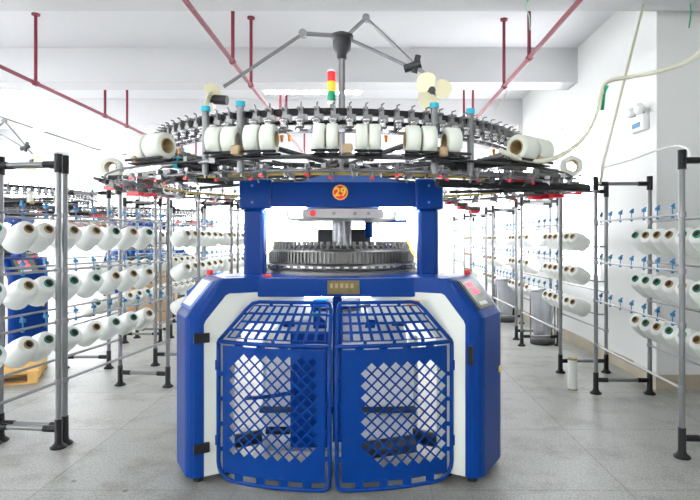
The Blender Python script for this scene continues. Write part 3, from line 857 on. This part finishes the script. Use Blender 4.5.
# pins carrying the cones, on rails between the two sides
AX = Vector((-.80, -.30, .50)).normalized()          # cone axis (base to tip) for racks along the right wall
TIPX = .20
ROWS = (1.495, 1.115, .755)
ROWS_L = (1.53, 1.145, .745)
def cone_base(k, z, left=False):
    tip = Vector((TIPX if not left else .12, (.19+k*.19) if not left else (.0+k*.275), z)); return tip - AX*.21
def cone_holders(rack, left):
    m_ = -1 if left else 1
    for z in (ROWS_L if left else ROWS):
        b0 = cone_base(0, z, left); zz = b0.z-.012; xx = b0.x+.03
        mb = MB().rod((m_*xx, 0, zz), (m_*xx, RL, zz), .009, 8)
        for y in (0, RL): mb.rod((m_*xx, y, zz), (m_*RW, y, zz), .008, 8)
        mb.build('cone_rail', 'tube', rack)
        for k in range(NCOL):
            b = cone_base(k, z, left); a = AX.copy(); b.x *= m_; a.x *= m_
            MB().rod(b - a*.04, b + a*.05, .007, 6).build('cone_pin', 'steel', rack)
lrack = mirror_tree(rack0, None, {})
cone_holders(rack0, False); cone_holders(lrack, True)

def make_cone(core):
    b = MB().lathe([(.030, 0), (.074, 0), (.086, .006), (.090, .02), (.087, .10), (.074, .175), (.068, .190), (.060, .198), (.030, .198)], 24)
    o = b.build('yarn_cone', 'yarn')
    MB().lathe([(.034, -.008), (.034, 0), (.031, .20), (.031, .212), (.0245, .212), (.0245, .20)], 18).build('cone_core', core, o)
    MB().lathe([(.0245, .206), (.024, .09), (.0, .09)], 18).build('core_bore', 'bore', o)  # lining whose dark colour stands in for shade down the core
    return o
cone_g = make_cone('core_green'); cone_b = make_cone('core_brown')
cones = {'g': [cone_g, False], 'b': [cone_b, False]}
rack_used = False
def cone_at(kind, loc, ax, label, group):
    rec = cones[kind]
    o = rec[0] if not rec[1] else copy_tree(rec[0]); rec[1] = True
    o.rotation_mode = 'QUATERNION'; o.rotation_quaternion = Vector((0, 0, 1)).rotation_difference(ax); o.location = loc
    return tag(o, label, 'yarn cone', group)
RN = ['top row', 'middle row', 'bottom row']
ORD = ['nearest', 'second', 'third', 'fourth', 'fifth', 'farthest']
def place_rack(x, y, rz, label, where, group, kind, cols=range(NCOL), mixed=False, flip=False):
    """x,y = front line corner nearest the camera (right racks) / far corner (left racks, turned half round)"""
    global rack_used
    r = rack0 if not rack_used else copy_tree(rack0); rack_used = True
    r.location = (x, y, 0); r.rotation_euler = (0, 0, rz)
    tag(r, label, 'yarn rack', 'tubular steel yarn racks')
    R = Matrix.Rotation(rz, 3, 'Z')
    for ri, z in enumerate(ROWS):
        for k in cols:
            b = cone_base(k, z) 
            ax = AX
            w = R @ b + Vector((x, y, 0)); a = R @ ax
            kd = kind if not mixed else ('g' if random.random() < .6 else 'b')
            near = (NCOL-1-k) if flip else k
            cone_at(kd, w, a, '%s-cored white cone, %s of %s on %s' % ({'g': 'green', 'b': 'brown'}[kd], ORD[near], RN[ri], where), group)
# right side racks (aisle line at x ~ 2.1)
place_rack(2.08, 3.60, math.radians(-2.0), 'nearest yarn rack on the right, standing in front of the wall pilaster', 'nearest full rack on the right', 'yarn cones on the nearest right rack', 'g', mixed=True)
place_rack(2.08, 5.90, 0, 'second yarn rack on the right, just behind the upright white tube', 'second full rack on the right', 'yarn cones on the second right rack', 'b')
place_rack(2.13, 7.86, 0, 'third steel tube yarn rack on the right', 'third full rack on the right', 'yarn cones on the third right rack', 'b')
place_rack(2.13, 9.9, 0, 'fourth steel tube yarn rack on the right', 'fourth full rack on the right', 'yarn cones on the fourth right rack', 'b')
place_rack(2.13, 12.2, 0, 'fifth steel tube yarn rack on the right', 'fifth full rack on the right', 'yarn cones on the fifth right rack', 'b')
l_used = False
def place_left(x, y, rz, label, where, group, kind, cols=range(NCOL), mixed=False, ax_z=None):
    global l_used
    r = lrack if not l_used else copy_tree(lrack); l_used = True
    r.location = (x, y, 0); r.rotation_euler = (0, 0, rz)
    tag(r, label, 'yarn rack', 'tubular steel yarn racks')
    R = Matrix.Rotation(rz, 3, 'Z')
    for ri, z in enumerate(ROWS_L):
        for k in cols:
            b = cone_base(k, z, True); b.x *= -1; ax = Vector((-AX.x, AX.y, AX.z))
            kd = kind if not mixed else ('g' if random.random() < .6 else 'b')
            cone_at(kd, R @ b + Vector((x, y, 0)), R @ ax, '%s-cored white cone, %s of %s on %s' % ({'g': 'green', 'b': 'brown'}[kd], ORD[k], RN[ri], where), group)
la = math.radians(-6.7)
place_left(-2.17, 3.84, la, 'nearest full yarn rack on the left, ending just left of the blue machine', 'nearest full rack on the left', 'yarn cones on the nearest left rack', 'g', mixed=True)
place_left(-2.35, 2.28, la, 'steel tube yarn rack cut off by the left edge of the picture', 'rack cut off by the left edge', 'yarn cones on the left edge rack', 'g', cols=range(3, 6), mixed=True)
place_left(-1.98, 6.24, 0, 'second yarn rack on the left, its cones showing above the machine housing', 'second full rack on the left', 'yarn cones on the second left rack', 'b')
place_left(-1.98, 8.1, 0, 'third yarn rack on the left, seen past the left machine pillar', 'third full rack on the left', 'yarn cones on the third left rack', 'b')
place_left(-2.95, 6.1, 0, 'yarn rack in the outer left row, standing behind the nearest left rack', 'near rack of the outer left row', 'yarn cones in the outer left row, near rack', 'g', mixed=True)
place_left(-2.95, 8.0, 0, 'steel tube yarn rack in the outer left row, farther from the camera', 'far rack of the outer left row', 'yarn cones in the outer left row, far rack', 'b')

# ------------------------------------------------------------------ loose things
# upright white tube by the second right rack
e = MB().rod((0, 0, .012), (0, 0, .29), .043, 24).build('yarn_tube', 'yarn'); e.location = (1.965, 5.24, 0)
MB().rod((0, 0, 0), (0, 0, .012), .047, 24).build('end_cap', 'core_brown', e); MB().rod((0, 0, .29), (0, 0, .305), .047, 24).build('end_cap', 'core_brown', e)
tag(e, 'upright white yarn tube with brown ends standing on the floor beside the right racks', 'yarn tube')
# wooden pallet
e = empty('wooden_pallet', (-3.98, 5.62, 0), math.radians(24))
for k in range(6): MB().bx(-.5, .5, -.38+k*.13, -.38+k*.13+.10, .10, .122).build('deck_board', 'wood', e)
for k in (-.45, 0, .45): MB().bx(k-.04, k+.04, -.38, .37, .018, .10).build('stringer', 'wood', e)
for k in (-.38, -.05, .27): MB().bx(-.5, .5, k, k+.10, 0, .018).build('bottom_board', 'wood', e)
tag(e, 'low wooden pallet lying on the floor behind the left edge rack', 'pallet')
# cardboard boxes
def carton(x, y, z, sx, sy, sz, m, label, rz=0):
    e = empty('carton', (x, y, z), rz)
    MB().bx(-sx/2, sx/2, -sy/2, sy/2, 0, sz).build('box_body', m, e, bevel=.006)
    MB().bx(-sx/2-.001, sx/2+.001, -.03, .03, sz-.002, sz+.003).build('packing_tape', 'beige', e)
    tag(e, label, 'box')
carton(-4.0, 9.9, 0, .75, .55, .55, 'card', 'large brown cardboard carton on the floor beyond the left racks')
carton(-3.98, 9.92, .555, .62, .5, .42, 'card', 'smaller brown cardboard carton stacked on top of the large one')
carton(-3.35, 11.0, 0, .6, .5, .8, 'boxblue', 'blue carton standing on the floor behind the brown cartons')
# grey plastic sheets hanging over bins by the right wall
def sheet(x, y, w, h, z0, label):
    mb = MB(); n = 28; vs = []
    for j in range(9):
        for i in range(n):
            t = 2*PI*i/n; r = 1+.10*math.sin(7*t+j*.4)+.02*j*0; k = 1-.35*(1-j/8)
            vs.append((w/2*k*math.cos(t)*r, w/2*.8*k*math.sin(t)*r, h*j/8))
    fs = [(j*n+i, j*n+(i+1) % n, (j+1)*n+(i+1) % n, (j+1)*n+i) for j in range(8) for i in range(n)]
    fs.append(tuple(range(n))[::-1])
    e = empty('waste_bag_stand', (x, y, 0))
    mb.add(vs, fs, True); mb.build('plastic_bag', 'sheet', e, loc=(0, 0, z0))
    MB().path([(w/2*math.cos(2*PI*i/20), w/2*.8*math.sin(2*PI*i/20), z0+h) for i in range(20)], .014, 8, True).build('hoop', 'steel', e)
    st = MB().lathe([(0, 0), (w/2, 0), (w/2, .05), (w/2-.03, .07), (0, .07)], 24); st.build('base', 'dark', e)
    l = MB()
    for s in (-1, 1): l.rod((s*w*.5, 0, .05), (s*w*.5, 0, z0+h), .012, 8)
    l.build('upright', 'steel', e)
    tag(e, label, 'waste bag')
sheet(2.42, 7.62-.05, .34, .62, .12, 'grey translucent plastic bag on a round stand by the right wall, nearest of the two')
sheet(2.42, 9.62, .34, .62, .12, 'grey translucent plastic bag on a round stand by the right wall, farther of the two')

# emergency light on the right wall
e = empty('emergency_light', (XR-.08, 5.48, 2.63))
MB().bx(-.07, 0, -.13, .13, -.08, .08).build('light_box', 'fixture', e, bevel=.012)
for s in (-1, 1):
    MB().lathe([(0, 0), (.03, 0), (.055, .05), (.055, .07), (0, .075)], 20, (-.05, s*.09, .13), (-.8, -.5, -.1)).build('lamp_head', 'fixture', e)
    MB().rod((-.04, s*.09, .07), (-.04, s*.09, .13), .01, 8).build('lamp_neck', 'dark', e)
MB().box((-.072, 0, -.02), (.004, .16, .05)).build('status_label', 'clip', e)
tag(e, 'white twin head emergency light mounted high on the right wall pilaster', 'emergency light')

# hoses and cables
def catmull(pts, k=8):
    out = []; p = [Vector(q) for q in pts]; p = [p[0]*2-p[1]] + p + [p[-1]*2-p[-2]]
    for i in range(1, len(p)-2):
        for j in range(k):
            t = j/k; a, b, c, d = p[i-1:i+3]
            out.append(.5*((2*b)+(c-a)*t+(2*a-5*b+4*c-d)*t*t+(3*b-a-3*c+d)*t**3))
    out.append(p[-2]); return out
hp = [P(712, 40, 3.4), P(690, 60, 3.4), P(660, 71, 3.4), P(630, 77, 3.45), P(607, 82, 3.45), P(601, 95, 3.4), P(598, 110, 3.3), P(588, 132, 3.2), P(570, 150, 3.12), P(548, 160, 3.05), P(525, 160, 3.0), P(508, 154, 2.98), P(500, 150, 3.05)]
tag(MB().path(catmull(hp), .013, 8).build('air_hose', 'hose'), 'cream air hose looping down from the upper right to the machine ring', 'hose')
tag(MB().path(catmull([P(607, 86, 3.42), P(604, 92, 3.42), P(603, 101, 3.40), P(602, 110, 3.40)]), .012, 6).build('cable_tie', 's_grn'), 'green tie wrapped on the cream hose where it bends down', 'cable tie')
tag(MB().path([P(645, -2, 4.95), P(604, 160, 4.97), P(600, 184, 4.98)], .013, 8).build('conduit', 'hose'), 'pale grey conduit slanting from the ceiling to the right rack', 'conduit')
tag(MB().path(catmull([P(601, 168, 5.1), P(628, 161, 5.0), P(655, 151, 4.9), P(675, 146, 4.7), P(688, 149, 4.4), P(690, 158, 4.1)]), .008, 6).build('white_cable', 'fixture'), 'thin white cable arcing beside the right wall above the racks', 'cable')
tag(MB().path(catmull([P(-8, 114, 5.5), P(30, 127, 5.8), P(75, 142, 6.2), P(100, 150, 6.3), P(135, 156, 6.3)]), .0075, 6).build('grey_cable', 'tube'), 'thin grey cable crossing the upper left in front of the far lamps', 'cable')
tag(MB().path(catmull([P(528, 0, 4.6), P(526, 8, 4.8), P(529, 16, 5.0), P(530, 30, 5.3)]), .006, 6).build('green_wire', 's_grn'), 'short green wire hanging beside the right sprinkler pipe', 'wire')
tag(MB().path(catmull([P(509, 86, 6.3), P(503, 100, 5.8), P(493, 118, 5.2)]), .005, 6).build('pale_wire', 'hose'), 'thin pale wire hanging from the right sprinkler pipe to the ring', 'wire')
tag(MB().path(catmull([P(690, -4, 4.9), P(691, 12, 4.95), P(689, 28, 5.0)]), .007, 6).build('green_wire', 's_grn'), 'green wire dangling at the top right corner', 'wire')

# ------------------------------------------------------------------ light, camera, view
w = bpy.data.worlds.new('World'); sc.world = w; w.use_nodes = True
bg = w.node_tree.nodes['Background']; bg.inputs['Color'].default_value = (.96, .98, 1, 1); bg.inputs['Strength'].default_value = 9.0
cam = bpy.data.cameras.new('camera'); co = bpy.data.objects.new('camera', cam); C.objects.link(co); sc.camera = co
cam.sensor_fit = 'HORIZONTAL'; cam.sensor_width = 36; cam.lens = 36*F/700
co.location = (0, 0, EYE); co.rotation_euler = (PI/2, 0, 0)
cam.shift_x = -20/700; cam.shift_y = -10/700
cam.clip_end = 100
sc.view_settings.view_transform = 'Standard'; sc.view_settings.look = 'None'; sc.view_settings.gamma = 1; sc.view_settings.exposure = 1.0
sc.view_settings.use_curve_mapping = False
